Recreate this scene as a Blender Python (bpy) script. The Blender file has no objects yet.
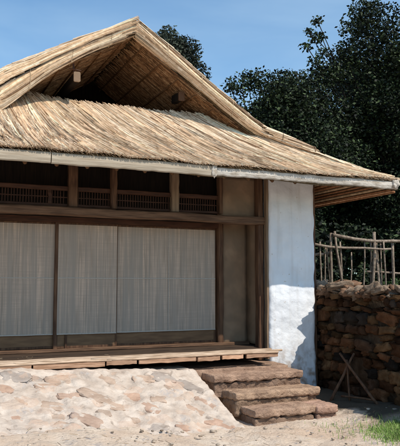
import bpy, math, random
from mathutils import Vector, noise, Matrix
R = math.radians
rnd = random.Random(7)
U = rnd.uniform
scn = bpy.context.scene
col = scn.collection

# ------------------------------------------------------------------ helpers
def lerp(a, b, t): return a + (b - a) * t
def sstep(a, b, x):
    t = max(0.0, min(1.0, (x - a) / (b - a))); return t * t * (3 - 2 * t)
def poly(keys, x):
    """piecewise-linear lookup: keys = [(x, value or Vector)]"""
    if x <= keys[0][0]: return keys[0][1]
    for (a, va), (b, vb) in zip(keys, keys[1:]):
        if x <= b: return va + (vb - va) * ((x - a) / (b - a))
    return keys[-1][1]
def nz(p, s=1.0, seed=0): return noise.noise(Vector((p[0] * s + seed, p[1] * s + seed * .7, p[2] * s - seed)))

class MB:
    def __init__(s): s.v = []; s.f = []; s.c = []
    def add(s, vs, fs, c=(1, 1, 1)):
        o = len(s.v); s.v += [tuple(v) for v in vs]; s.f += [tuple(i + o for i in f) for f in fs]
        s.c += [c] * len(vs)
    def box(s, x0, x1, y0, y1, z0, z1, c=(1, 1, 1)):
        s.add([(x, y, z) for x in (x0, x1) for y in (y0, y1) for z in (z0, z1)],
              [(0, 1, 3, 2), (4, 6, 7, 5), (0, 4, 5, 1), (2, 3, 7, 6), (0, 2, 6, 4), (1, 5, 7, 3)], c)
    def tube(s, pts, rad, n=7, c=(1, 1, 1), cap=True, jit=0):
        pts = [Vector(p) for p in pts]; vs = []; fs = []
        for i, p in enumerate(pts):
            d = (pts[min(i + 1, len(pts) - 1)] - pts[max(i - 1, 0)]).normalized()
            a = d.cross(Vector((0, 0, 1)))
            if a.length < .1: a = d.cross(Vector((1, 0, 0)))
            a.normalize(); b = d.cross(a)
            r = rad[i] if isinstance(rad, (list, tuple)) else rad
            for k in range(n):
                t = 2 * math.pi * k / n; rr = r * (1 + (U(-jit, jit) if jit else 0))
                vs.append(p + (a * math.cos(t) + b * math.sin(t)) * rr)
        for i in range(len(pts) - 1):
            for k in range(n):
                k2 = (k + 1) % n
                fs.append((i * n + k, i * n + k2, (i + 1) * n + k2, (i + 1) * n + k))
        if cap:
            fs.append(tuple(range(n))[::-1]); fs.append(tuple(range((len(pts) - 1) * n, len(pts) * n)))
        s.add(vs, fs, c)
    def timber(s, p0, p1, w, h, up=(0, 0, 1), seg=8, jit=.004, c=(1, 1, 1)):
        """hewn timber: slightly uneven chamfered rectangular section"""
        p0 = Vector(p0); p1 = Vector(p1); d = (p1 - p0).normalized(); up = Vector(up)
        a = d.cross(up).normalized(); b = a.cross(d)
        ch = min(w, h) * .14; W = w / 2; Hh = h / 2
        sec = [(-W + ch, -Hh), (W - ch, -Hh), (W, -Hh + ch), (W, Hh - ch), (W - ch, Hh), (-W + ch, Hh), (-W, Hh - ch), (-W, -Hh + ch)]
        vs = []; fs = []; n = 8; sd = U(0, 50)
        for i in range(seg + 1):
            t = i / seg; q = p0.lerp(p1, t)
            q = q + a * nz((t * 5, sd, 0)) * jit * 2 + b * nz((t * 5, sd, 9)) * jit * 2
            for (x, y) in sec: vs.append(q + a * (x + U(-jit, jit) * .5) + b * (y + U(-jit, jit) * .5))
        for i in range(seg):
            for k in range(n):
                k2 = (k + 1) % n
                fs.append((i * n + k, i * n + k2, (i + 1) * n + k2, (i + 1) * n + k))
        fs.append(tuple(range(n))[::-1]); fs.append(tuple(range(seg * n, seg * n + n)))
        s.add(vs, fs, c)
    def straw(s, pts, w, nrm, c):
        """one reed: a ridge strip with two faces per segment; nrm = outward normal"""
        vs = []; fs = []; m = len(pts); nrm = Vector(nrm)
        d = (pts[-1] - pts[0]).normalized(); a = d.cross(nrm).normalized()
        for i, p in enumerate(pts):
            k = w * (1 if 0 < i < m - 1 else (.75 if i == 0 else .35))
            vs += [p - a * k, p + nrm * w * .9, p + a * k]
        for i in range(m - 1):
            j = i * 3; fs += [(j, j + 1, j + 4, j + 3), (j + 1, j + 2, j + 5, j + 4)]
        s.add(vs, fs, c)
    def lump(s, ctr, size, n=3, rnd_=.35, amp=.12, c=(1, 1, 1), rot=None, fq=1.3):
        sd = U(0, 100); idx = {}; vs = []; fs = []
        S = Vector(size); ctr = Vector(ctr)
        def vid(p):
            k = (round(p[0], 3), round(p[1], 3), round(p[2], 3))
            if k not in idx:
                q = Vector(p); l = q.normalized() * 1.25
                q = q.lerp(l, rnd_)
                q *= 1 + amp * noise.noise(q * fq + Vector((sd, sd, sd))) + amp * .5 * noise.noise(q * fq * 3 + Vector((sd, 0, sd)))
                q = Vector((q.x * S.x, q.y * S.y, q.z * S.z))
                if rot: q = rot @ q
                idx[k] = len(vs); vs.append(q + ctr)
            return idx[k]
        for ax in range(3):
            for sg in (-1, 1):
                for i in range(n):
                    for j in range(n):
                        q = []
                        for (di, dj) in ((0, 0), (1, 0), (1, 1), (0, 1)):
                            u = -1 + 2 * (i + di) / n; v = -1 + 2 * (j + dj) / n
                            p = [0, 0, 0]; p[ax] = sg; p[(ax + 1) % 3] = u; p[(ax + 2) % 3] = v; q.append(vid(p))
                        fs.append(tuple(q) if sg > 0 else tuple(q[::-1]))
        s.add(vs, fs, c)
    def block(s, x0, x1, y0, y1, z0, z1, amp=.012, c=(1, 1, 1), rad=.009, cell=.020):
        """rough-edged slab: fine grid box, rounded arrises, broken up by noise in real units"""
        idx = {}; vs = []; fs = []; sd = U(0, 50); D = (x1 - x0, y1 - y0, z1 - z0); n = [max(2, int(d / cell)) for d in D]
        ctr = Vector(((x0 + x1) / 2, (y0 + y1) / 2, (z0 + z1) / 2)); hf = Vector(D) / 2
        def vid(k):
            if k not in idx:
                p = Vector((x0 + D[0] * k[0] / n[0], y0 + D[1] * k[1] / n[1], z0 + D[2] * k[2] / n[2])) - ctr
                q = Vector([max(-(hf[a] - rad), min(hf[a] - rad, p[a])) for a in range(3)]); d = p - q
                d = d.normalized() if d.length > 1e-6 else Vector((0, 0, 0))
                w = q + ctr; e = 1 if k[2] == n[2] else 0
                am = amp * (.45 if (e and abs(p.y) < hf.y * .9) else 1)
                disp = nz(w, 4.5, sd) * 1.0 + nz(w, 13, sd) * .9 + nz(w, 32, sd) * .7 - .8 * max(0, nz((w.x, w.y, w.z), 8, sd + 7) - .25)
                idx[k] = len(vs); vs.append(ctr + q + d * (rad + am * disp))
            return idx[k]
        for ax in range(3):
            b_, c_ = (ax + 1) % 3, (ax + 2) % 3
            for e in (0, 1):
                for i in range(n[b_]):
                    for j in range(n[c_]):
                        f = []
                        for (di, dj) in ((0, 0), (1, 0), (1, 1), (0, 1)):
                            k = [0, 0, 0]; k[ax] = e * n[ax]; k[b_] = i + di; k[c_] = j + dj; f.append(vid(tuple(k)))
                        fs.append(tuple(f) if e else tuple(f[::-1]))
        s.add(vs, fs, c)
    def build(s, name, mat, parent=None, smooth=False):
        me = bpy.data.meshes.new(name); o = bpy.data.objects.new(name, me); col.objects.link(o)
        off = Vector((0, 0, 0))
        if parent is not None:
            o.parent = parent; q = parent
            while q is not None: off += Vector(q.location); q = q.parent
        me.from_pydata([(x - off.x, y - off.y, z - off.z) for x, y, z in s.v], [], s.f)
        at = me.color_attributes.new('Col', 'FLOAT_COLOR', 'POINT')
        flat = []
        for c in s.c: flat += [c[0], c[1], c[2], 1]
        at.data.foreach_set('color', flat)
        if smooth: me.polygons.foreach_set('use_smooth', [True] * len(me.polygons))
        me.materials.append(mat); me.update()
        return o

def tag(o, label=None, cat=None, group=None, kind=None):
    if label: o['label'] = label
    if cat: o['category'] = cat
    if group: o['group'] = group
    if kind: o['kind'] = kind
    return o
def empty(name, loc, label=None, cat=None, group=None):
    o = bpy.data.objects.new(name, None); o.location = loc; o.empty_display_size = .2; col.objects.link(o)
    return tag(o, label, cat, group)

# ------------------------------------------------------------------ materials
def mat(name, base=(.5, .5, .5), var=None, scale=(1, 1, 1), nscale=6, rough=.85, bump=.3, bscale=40, bdist=.01, use_attr=False, spec=.2, detail=6, lo=.35, hi=.65, extra=None):
    m = bpy.data.materials.new(name); m.use_nodes = True
    nt = m.node_tree; N = nt.nodes; L = nt.links
    b = N['Principled BSDF']; b.inputs['Roughness'].default_value = rough
    b.inputs['Specular IOR Level'].default_value = spec
    tc = N.new('ShaderNodeTexCoord'); mp = N.new('ShaderNodeMapping'); mp.inputs['Scale'].default_value = scale
    L.new(tc.outputs['Object'], mp.inputs['Vector'])
    n1 = N.new('ShaderNodeTexNoise'); n1.inputs['Scale'].default_value = nscale; n1.inputs['Detail'].default_value = detail
    L.new(mp.outputs[0], n1.inputs['Vector'])
    rp = N.new('ShaderNodeMapRange'); rp.inputs[1].default_value = lo; rp.inputs[2].default_value = hi
    L.new(n1.outputs['Fac'], rp.inputs[0])
    mx = N.new('ShaderNodeMix'); mx.data_type = 'RGBA'
    mx.inputs[6].default_value = (*base, 1); mx.inputs[7].default_value = (*(var or base), 1)
    L.new(rp.outputs[0], mx.inputs[0]); out = mx.outputs[2]
    if use_attr:
        a = N.new('ShaderNodeAttribute'); a.attribute_name = 'Col'
        mu = N.new('ShaderNodeMix'); mu.data_type = 'RGBA'; mu.blend_type = 'MULTIPLY'; mu.inputs[0].default_value = 1
        L.new(out, mu.inputs[6]); L.new(a.outputs['Color'], mu.inputs[7]); out = mu.outputs[2]
    if extra: out = extra(nt, tc, mp, out)
    L.new(out, b.inputs['Base Color'])
    if bump:
        n2 = N.new('ShaderNodeTexNoise'); n2.inputs['Scale'].default_value = bscale; n2.inputs['Detail'].default_value = 8
        L.new(mp.outputs[0], n2.inputs['Vector'])
        bp = N.new('ShaderNodeBump'); bp.inputs['Strength'].default_value = bump; bp.inputs['Distance'].default_value = bdist
        L.new(n2.outputs['Fac'], bp.inputs['Height']); L.new(bp.outputs[0], b.inputs['Normal'])
    return m
def mixc(nt, fac, a, b):
    mx = nt.nodes.new('ShaderNodeMix'); mx.data_type = 'RGBA'
    for i, v in ((6, a), (7, b)):
        if isinstance(v, tuple): mx.inputs[i].default_value = (*v, 1)
        else: nt.links.new(v, mx.inputs[i])
    if isinstance(fac, float): mx.inputs[0].default_value = fac
    else: nt.links.new(fac, mx.inputs[0])
    return mx.outputs[2]
def noisef(nt, vec, scale, lo, hi, detail=5, dist=0):
    n = nt.nodes.new('ShaderNodeTexNoise'); n.inputs['Scale'].default_value = scale; n.inputs['Detail'].default_value = detail
    n.inputs['Distortion'].default_value = dist
    nt.links.new(vec, n.inputs['Vector'])
    r = nt.nodes.new('ShaderNodeMapRange'); r.inputs[1].default_value = lo; r.inputs[2].default_value = hi
    nt.links.new(n.outputs['Fac'], r.inputs[0]); return r.outputs[0]

def bank_stones(nt, tc, mp, out):
    N = nt.nodes; L = nt.links
    wn = N.new('ShaderNodeTexNoise'); wn.inputs['Scale'].default_value = 5; wn.inputs['Detail'].default_value = 4
    L.new(tc.outputs['Object'], wn.inputs['Vector'])
    va = N.new('ShaderNodeVectorMath'); va.operation = 'MULTIPLY_ADD'; va.inputs[1].default_value = (.22, .22, .22)
    L.new(wn.outputs['Color'], va.inputs[0]); L.new(tc.outputs['Object'], va.inputs[2])
    mp2 = N.new('ShaderNodeMapping'); mp2.inputs['Scale'].default_value = (.85, 1.25, 1.5); mp2.inputs['Rotation'].default_value = (0, .65, .5)
    L.new(va.outputs[0], mp2.inputs['Vector'])
    vo = N.new('ShaderNodeTexVoronoi'); vo.inputs['Scale'].default_value = 5.0; L.new(mp2.outputs[0], vo.inputs['Vector'])
    sp = N.new('ShaderNodeSeparateColor'); L.new(vo.outputs['Color'], sp.inputs[0])
    th = N.new('ShaderNodeMath'); th.operation = 'MULTIPLY_ADD'; th.inputs[1].default_value = .80; th.inputs[2].default_value = -.10
    L.new(sp.outputs[0], th.inputs[0])
    df = N.new('ShaderNodeMath'); df.operation = 'SUBTRACT'; L.new(th.outputs[0], df.inputs[0]); L.new(vo.outputs['Distance'], df.inputs[1])
    st = N.new('ShaderNodeMapRange'); st.inputs[1].default_value = 0; st.inputs[2].default_value = .07; L.new(df.outputs[0], st.inputs[0])
    rim = N.new('ShaderNodeMapRange'); rim.inputs[1].default_value = .0; rim.inputs[2].default_value = .03; L.new(df.outputs[0], rim.inputs[0])
    c1 = mixc(nt, sp.outputs[1], (.50, .27, .165), (.42, .30, .23))
    r2 = N.new('ShaderNodeMapRange'); r2.inputs[1].default_value = .72; r2.inputs[2].default_value = .8; L.new(sp.outputs[2], r2.inputs[0])
    c1 = mixc(nt, r2.outputs[0], c1, (.25, .26, .29))
    c1 = mixc(nt, noisef(nt, tc.outputs['Object'], 25, .35, .7), c1, (.5, .36, .26))
    f = N.new('ShaderNodeMath'); f.operation = 'MULTIPLY'; f.inputs[1].default_value = .38; L.new(st.outputs[0], f.inputs[0])
    ab = N.new('ShaderNodeMath'); ab.operation = 'ABSOLUTE'; L.new(df.outputs[0], ab.inputs[0])
    rr = N.new('ShaderNodeMapRange'); rr.inputs[1].default_value = .035; rr.inputs[2].default_value = .0; rr.inputs[4].default_value = .25; L.new(ab.outputs[0], rr.inputs[0])
    rm = N.new('ShaderNodeMath'); rm.operation = 'MULTIPLY'; L.new(rr.outputs[0], rm.inputs[0]); L.new(noisef(nt, tc.outputs['Object'], 6, .45, .6), rm.inputs[1])
    o = mixc(nt, f.outputs[0], out, c1)
    o = mixc(nt, rm.outputs[0], o, (.20, .15, .12))
    o = mixc(nt, noisef(nt, tc.outputs['Object'], 11, .60, .76, 8, .8), o, (.27, .215, .175))
    return o
def wall_stain(nt, tc, mp, out):
    """dirt and bare mud near the foot and the edges of the whitewash"""
    N = nt.nodes; L = nt.links
    s = N.new('ShaderNodeSeparateXYZ'); L.new(tc.outputs['Object'], s.inputs[0])
    r = N.new('ShaderNodeMapRange'); r.inputs[1].default_value = .75; r.inputs[2].default_value = .1; L.new(s.outputs[2], r.inputs[0])
    m = N.new('ShaderNodeMath'); m.operation = 'MULTIPLY'; L.new(r.outputs[0], m.inputs[0]); L.new(noisef(nt, tc.outputs['Object'], 9, .45, .62, 8), m.inputs[1])
    o = mixc(nt, m.outputs[0], out, (.34, .25, .18))
    ms = N.new('ShaderNodeMapping'); ms.inputs['Scale'].default_value = (11, 1, .9); L.new(tc.outputs['Object'], ms.inputs['Vector'])
    o = mixc(nt, noisef(nt, ms.outputs[0], 1, .52, 1.1, 6), o, (.50, .45, .40))
    return mixc(nt, noisef(nt, tc.outputs['Object'], 22, .67, .74, 6), o, (.52, .45, .38))
def plaster_patches(nt, tc, mp, out):
    return mixc(nt, noisef(nt, tc.outputs['Object'], 3, .4, .62, 8, .6), out, (.21, .145, .095))
def screen_weave(nt, tc, mp, out):
    N = nt.nodes; L = nt.links
    m2 = N.new('ShaderNodeMapping'); m2.inputs['Scale'].default_value = (150, 1, 1.5); L.new(tc.outputs['Object'], m2.inputs['Vector'])
    a = noisef(nt, m2.outputs[0], 1, .3, .7, 2)
    o = mixc(nt, a, out, (.30, .25, .205))
    m5 = N.new('ShaderNodeMapping'); m5.inputs['Scale'].default_value = (3, 1, 210); L.new(tc.outputs['Object'], m5.inputs['Vector'])
    o = mixc(nt, noisef(nt, m5.outputs[0], 1, .35, 1.3, 2), o, (.26, .22, .18))
    m3 = N.new('ShaderNodeMapping'); m3.inputs['Scale'].default_value = (14, 1, .6); L.new(tc.outputs['Object'], m3.inputs['Vector'])
    m4 = N.new('ShaderNodeMapping'); m4.inputs['Scale'].default_value = (40, 1, 2.4); L.new(tc.outputs['Object'], m4.inputs['Vector'])
    o = mixc(nt, noisef(nt, m4.outputs[0], 1, .5, .78, 3), o, (.30, .235, .18))
    return mixc(nt, noisef(nt, m3.outputs[0], 1, .42, .75, 3), o, (.33, .275, .225))
def ground_mix(nt, tc, mp, out):
    o = mixc(nt, noisef(nt, tc.outputs['Object'], 1.7, .42, .62, 8, .4), out, (.50, .375, .28))
    o = mixc(nt, noisef(nt, tc.outputs['Object'], 30, .60, .72, 6), o, (.24, .18, .13))
    o = mixc(nt, noisef(nt, tc.outputs['Object'], 9, .60, .68, 6, 1.0), o, (.36, .31, .28))
    N = nt.nodes; L = nt.links     # ground mixed to dark brown along the foot of the stone wall
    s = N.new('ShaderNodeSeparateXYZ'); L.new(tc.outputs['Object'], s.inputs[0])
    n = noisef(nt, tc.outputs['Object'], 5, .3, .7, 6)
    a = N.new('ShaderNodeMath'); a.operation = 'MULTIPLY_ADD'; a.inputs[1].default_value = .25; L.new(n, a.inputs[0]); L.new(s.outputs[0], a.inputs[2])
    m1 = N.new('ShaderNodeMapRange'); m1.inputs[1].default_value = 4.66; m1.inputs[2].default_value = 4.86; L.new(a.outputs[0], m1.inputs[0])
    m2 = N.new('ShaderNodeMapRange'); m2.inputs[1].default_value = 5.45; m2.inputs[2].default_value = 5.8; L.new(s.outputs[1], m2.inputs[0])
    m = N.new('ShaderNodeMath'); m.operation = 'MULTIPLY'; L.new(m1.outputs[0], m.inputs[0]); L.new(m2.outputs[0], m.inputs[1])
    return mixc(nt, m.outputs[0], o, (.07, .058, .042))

M = {}
M['straw'] = mat('straw', (1, 1, 1), (.80, .76, .70), (3, 3, 3), 8, .62, .15, 120, .004, True, .3)
M['thatch_base'] = mat('thatch_base', (.16, .11, .06), (.08, .055, .03), (6, 1, 1), 10, .9, .6, 60, .02)
M['reed_under'] = mat('reed_under', (1, 1, 1), (.6, .55, .5), (1, 1, 1), 20, .8, .2, 100, .004, True, .1)
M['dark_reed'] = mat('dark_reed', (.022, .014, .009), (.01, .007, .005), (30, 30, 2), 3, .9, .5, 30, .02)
M['eave_board'] = mat('eave_board', (.44, .37, .285), (.29, .225, .16), (.8, 6, 14), 4, .85, .5, 14, .006, lo=.35, hi=.75)
M['eave_rough'] = mat('eave_rough', (.54, .49, .43), (.33, .275, .215), (2, 3, 6), 5, .85, .5, 14, .01, lo=.4, hi=.7)
M['wood'] = mat('wood', (.13, .07, .038), (.06, .03, .017), (3, 3, 3), 5, .7, .4, 40, .006)
M['wood_dark'] = mat('wood_dark', (.075, .048, .032), (.04, .026, .018), (1.5, 14, 14), 3, .8, .5, 18, .006)
M['wood_h'] = mat('wood_along', (.18, .10, .058), (.085, .045, .026), (1.2, 14, 14), 3, .7, .5, 18, .008)
M['wood_v'] = mat('wood_upright', (.15, .078, .042), (.07, .034, .02), (14, 14, 1.2), 3, .7, .5, 18, .008)
M['wood_pale'] = mat('wood_pale', (.28, .19, .12), (.17, .11, .068), (14, 14, 1.2), 3, .75, .5, 18, .008)
M['wood_red'] = mat('wood_red', (.085, .036, .02), (.045, .02, .012), (1.5, 10, 10), 4, .6, .3, 20, .004)
M['door_panel'] = mat('door_panel', (.22, .125, .065), (.14, .078, .042), (1.5, 10, 8), 3, .7, .4, 20, .006)
M['screen'] = mat('screen', (.69, .50, .375), (.59, .43, .32), (1, 1, 1), 3, .8, 0, extra=screen_weave)
M['cloth'] = mat('cloth_band', (.50, .45, .39), (.38, .33, .28), (30, 8, 8), 6, .8, 0)
M['white'] = mat('whitewash', (.80, .81, .83), (.70, .71, .735), (1, 1, 1), 3.5, .85, .55, 9, .03, extra=wall_stain)
M['mud'] = mat('mud_plaster', (.31, .205, .13), (.22, .14, .088), (1, 1, 1), 4, .9, .5, 14, .02, extra=plaster_patches)
M['bank'] = mat('bank', (.58, .49, .415), (.42, .34, .28), (1, 1.3, 2), 6, .9, .8, 20, .02, True, extra=bank_stones)
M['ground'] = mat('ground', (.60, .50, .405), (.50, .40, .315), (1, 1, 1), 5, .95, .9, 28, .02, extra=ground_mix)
M['step'] = mat('step', (.45, .305, .22), (.27, .175, .125), (1, 1, 1.2), 8, .95, 1.0, 30, .022, True)
M['stone'] = mat('stone', (1, 1, 1), (.55, .5, .46), (1, 1, 1), 9, .92, .9, 20, .03, True, .05)
M['core'] = mat('mortar', (.05, .035, .025), (.03, .022, .017), (1, 1, 1), 9, .95, .5)
M['deck'] = mat('deck', (1, 1, 1), (.6, .55, .5), (1.5, 12, 12), 4, .75, .5, 20, .006, True)
M['stick'] = mat('stick', (.30, .235, .18), (.15, .11, .08), (6, 6, 6), 4, .85, .5, 25, .006)
M['bark'] = mat('bark', (.04, .033, .026), (.02, .016, .013), (5, 5, 1.5), 6, .9, .8, 20, .02)
def leafmat(name):
    m = mat(name, (1, 1, 1), (.7, .7, .7), (1, 1, 1), 3, .65, 0, use_attr=True, spec=.2)
    return m
M['leaf'] = leafmat('leaf')
M['grass'] = leafmat('grass')
M['rope'] = mat('rope', (.14, .09, .055), (.06, .04, .025), (1, 1, 1), 60, .9, .4)

# ------------------------------------------------------------------ ground
def gz(x, y):
    z = .10 + .20 * sstep(3.3, .9, x) * sstep(3.0, 6.0, y) + .10 * sstep(4.3, 5.0, x) * sstep(4.5, 6.0, y)
    z -= .12 * sstep(5.2, 1.5, y)
    return z
def bank_axis(lo, hi, dense0, dense1, fine, coarse):
    out = []; a = lo
    while a < hi:
        out.append(a)
        if dense0 <= a < dense1: a += fine
        else:
            d = min(abs(a - dense0), abs(a - dense1)); a += max(fine, min(coarse, d * .25 + fine))
            if out[-1] < dense0 < a: a = dense0
    out.append(hi); return out
gx = bank_axis(-400, 400, -.5, 6.0, .035, 60); gy = bank_axis(-60, 700, 4.4, 7.3, .035, 60)
g = MB(); nx = len(gx); vs = []; fs = []
for y in gy:
    for x in gx:
        near = sstep(30, 8, abs(x) + abs(y - 6))
        z = gz(x, y) + near * (.035 * nz((x, y, 0), 1.6) + .018 * nz((x, y, 0), 6, 5) + .010 * abs(nz((x, y, 0), 16, 9)))
        vs.append((x, y, z))
for j in range(len(gy) - 1):
    for i in range(nx - 1): fs.append((j * nx + i, j * nx + i + 1, (j + 1) * nx + i + 1, (j + 1) * nx + i))
g.add(vs, fs)
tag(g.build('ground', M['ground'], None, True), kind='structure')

# ------------------------------------------------------------------ embankment
b = MB(); vs = []; fs = []; nu = 200; ns = 70
def bankp(u, s, disp=1):
    x = lerp(-1.6, lerp(3.13, 3.34, s), min(1, u / .985))
    drop = max(0, (u - .985) / .015)
    yb = lerp(5.95, 6.12, sstep(.8, 3.3, x)) + .10 * nz((x, 0, 0), 1.3, 3) + .05 * nz((x, 0, 0), 5, 3)
    zt = lerp(.70, .60, sstep(.8, 3.2, x))
    y = lerp(7.16, yb - .25, s)
    zb = gz(x, yb) - .03
    k = sstep(0, .12, s); s2 = max(0, min(1, (s - .05) / .82))
    z = lerp(zb, zt, (1 - s2) ** 1.18) - (0 if s < .9 else (s - .9) * .5)
    d = (.045 * nz((x, y, z), 1.8, 4) + (.034 * abs(nz((x, y, z), 5, 8)) + .020 * nz((x, y, z), 14, 2) + .010 * nz((x, y, z), 30, 2)) * disp)
    kk = 1 - sstep(.75, 1, s) * .5
    return Vector((x + drop * .03, y - d * .5 * k * kk, z + d * (.5 + .5 * k) * kk - drop * .45))
for i in range(nu + 1):
    for j in range(ns + 1): vs.append(bankp(i / nu, j / ns))
for i in range(nu):
    for j in range(ns): fs.append((i * (ns + 1) + j, i * (ns + 1) + j + 1, (i + 1) * (ns + 1) + j + 1, (i + 1) * (ns + 1) + j))
b.add(vs, fs)
b.box(-1.55, 3.12, 7.17, 7.9, -.2, .60)
placed = []
for i in range(900):          # flat stones set in the plaster of the bank
    u = U(.03, .95); s_ = U(.12, .86); p = bankp(u, s_, .4)
    a_ = U(.06, .15); bb_ = a_ * U(.42, .62)
    if any((p - q).length < (a_ + ra) * 1.02 for q, ra in placed): continue
    if len(placed) > 62: break
    placed.append((p, a_))
    tu = (bankp(u + .01, s_, 0) - bankp(u - .01, s_, 0)).normalized(); tv = (bankp(u, s_ - .03, 0) - bankp(u, s_ + .03, 0)).normalized()
    n_ = tu.cross(tv).normalized(); tv = n_.cross(tu)
    if n_.z < 0: n_ = -n_
    an = U(-.9, .1); c_, d_ = math.cos(an), math.sin(an); e1 = tu * c_ + tv * d_; e2 = tv * c_ - tu * d_
    rm = Matrix((e1, e2, e1.cross(e2))).transposed()
    cc = rnd.choice([(.78, .50, .37), (.86, .62, .48), (.70, .47, .36), (.9, .72, .6), (.55, .56, .60), (.66, .54, .46)]); t = U(.8, 1.1)
    b.lump(p + n_ * U(-.016, -.005), (a_ * 1.15, bb_ * 1.15, .020), 9, .45, .22, tuple(lerp(v * t, .92, .42) for v in cc), rm, fq=1.1)
tag(b.build('sloping_embankment', M['bank'], None, True), 'whitewashed sloping rubble bank with pink and grey stones below the porch', 'embankment')

# ------------------------------------------------------------------ steps
st = empty('stone_steps', (3.9, 6.6, .1), 'three rough reddish earth and stone steps climbing to the porch beside the pale bank', 'steps')
def make_step(x0, x1, y0, y1, z0, z1, cuts):
    m = MB(); xs = [x0] + cuts + [x1]
    for a, c in zip(xs, xs[1:]):
        t = U(.92, 1.1); cc = (t, t * U(.95, 1.0), t * U(.92, 1.0))
        zt = z1 + U(-.006, .006); ys = y0 + U(-.015, .015); mid = zt - U(.075, .09)
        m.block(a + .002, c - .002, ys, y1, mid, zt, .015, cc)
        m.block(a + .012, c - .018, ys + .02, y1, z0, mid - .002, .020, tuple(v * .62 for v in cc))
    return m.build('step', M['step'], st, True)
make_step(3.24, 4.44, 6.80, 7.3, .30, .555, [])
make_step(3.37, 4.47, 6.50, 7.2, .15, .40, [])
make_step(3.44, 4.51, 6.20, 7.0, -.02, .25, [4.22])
q = MB(); q.lump((3.78, 7.52, .28), (.66, .40, .31), 16, .03, .03, (.8, .78, .76), fq=2); q.build('landing', M['step'], st, True)

# ------------------------------------------------------------------ house
HX, HY = 2.44, 7.55
house = empty('thatched_house', (HX, HY, .2), 'low thatched house with whitewashed wall, pale screen doors and a raised porch', 'house')
# --- walls
def slab(name, x0, x1, y0, y1, z0, z1, m, amp=.012, edge=.012, step=.05):
    """plastered wall panel with uneven face and edges"""
    q = MB(); nx = max(2, int((x1 - x0) / step)); nz_ = max(2, int((z1 - z0) / step)); vs = []; fs = []
    for side, y in ((0, y0), (1, y1)):
        for i in range(nx + 1):
            for j in range(nz_ + 1):
                x = lerp(x0, x1, i / nx); z = lerp(z0, z1, j / nz_)
                e = 0
                if i in (0, nx): x += edge * nz((0, side * .2, z), 7, x0) * 1.5; e = 1
                if i in (0, nx): yy = y + (.012 if side == 0 else 0)
                else: yy = y
                yy += (amp * nz((x, 0, z), 2.5, 3) + amp * .4 * nz((x, 0, z), 9, 6)) * (1 if side == 0 else 0)
                vs.append((x, yy, z))
    W = nz_ + 1; O2 = (nx + 1) * W
    for i in range(nx):
        for j in range(nz_):
            a = i * W + j
            fs.append((a, a + W, a + W + 1, a + 1)); fs.append((O2 + a, O2 + a + 1, O2 + a + W + 1, O2 + a + W))
    for j in range(nz_):
        fs.append((j, j + 1, O2 + j + 1, O2 + j)); a = nx * W + j; fs.append((a, O2 + a, O2 + a + 1, a + 1))
    for i in range(nx):
        a = i * W; fs.append((a, O2 + a, O2 + a + W, a + W)); a = i * W + nz_; fs.append((a, a + W, O2 + a + W, O2 + a))
    q.add(vs, fs); return q.build(name, m, house, True)
o = slab('wall', 4.43, 5.145, 7.55, 7.80, .0, 3.22, M['white'], .022, .010, .03); o['label'] = 'whitewashed front wall panel'
o = slab('wall', -.41, .27, 7.55, 7.80, .0, 3.22, M['white'], .025, .022)
o['label'] = 'whitewashed front wall panel at the far left'
slab('wall', 3.975, 4.375, 8.07, 8.12, .79, 2.52, M['mud'], .012, .01)['label'] = 'brown mud plaster wall panel'
slab('wall', 3.80, 4.38, 7.76, 7.84, 2.512, 3.05, M['mud'], .012, .01)['label'] = 'brown mud plaster panel above the beam'
w = MB()
w.box(.28, .38, 7.9, 8.15, .7, 2.5); w.box(5.02, 5.15, 7.802, 11.6, 0, 3.2); w.box(-.41, -.28, 7.802, 11.6, 0, 3.2); w.box(-.41, 5.15, 11.602, 11.73, 0, 3.2)
w.build('side_wall', M['mud'], house)
w = MB(); w.box(-.27, 5.01, 7.72, 11.59, .70, .772); w.box(-.3, 4.28, 7.24, 7.715, .72, .762); w.build('floor', M['wood_dark'], house)
# --- posts
def post(x, y, wx, wy, z0, z1, m='wood_v'):
    q = MB(); q.timber((x, y, z0), (x, y, z1), wy, wx, (1, 0, 0), 14, .006); return q.build('post', M[m], house, False)
post(4.355, 7.70, .08, .11, .60, 3.1, 'wood_v'); post(4.41, 7.60, .03, .07, .62, 3.1, 'wood_pale'); post(.33, 7.70, .10, .13, .60, 3.1)
post(3.935, 8.06, .078, .10, .79, 2.45, 'wood_v')
slab('wall', 4.365, 4.42, 7.76, 8.14, .79, 2.52, M['mud'], .004, .004)
post(5.185, 7.66, .06, .09, .1, 3.0, 'wood_v')
# --- transom
HX_ = [(.38, 1.745), (1.855, 2.275), (2.345, 3.07), (3.175, 3.75)]
for x, wd in ((1.80, .11), (2.31, .07), (3.122, .105), (3.775, .05)):
    q = MB(); q.timber((x, 7.72, 2.525), (x, 7.72, 3.15), .10, wd, (1, 0, 0), 8, .004)
    q.build('transom_post', M['wood_pale' if x == 3.122 else 'wood_v'], house)
for a, c in HX_:
    q = MB(); q.timber((a, 7.74, 2.745), (c, 7.74, 2.745), .04, .055, seg=8, jit=.003)
    q.timber((a, 7.74, 2.545), (c, 7.74, 2.545), .03, .03, seg=6, jit=.002)
    if a < 1: q.timber((1.53, 7.745, 2.56), (1.53, 7.745, 2.72), .03, .045, (1, 0, 0), 4)
    q.timber((a, 7.755, 2.64), (c, 7.755, 2.64), .012, .012, seg=6, jit=.002)
    x = a + .025
    while x < c - .02:
        q.timber((x, 7.755, 2.555), (x + U(-.003, .003), 7.755, 2.722), .010, .009, (1, 0, 0), 2, .001); x += .034
    q.build('transom_lattice', M['wood_red'], house)
q = MB(); q.box(.36, 4.34, 7.90, 7.93, 2.42, 3.3); q.build('inner_board', M['dark_reed'], house)
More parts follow.
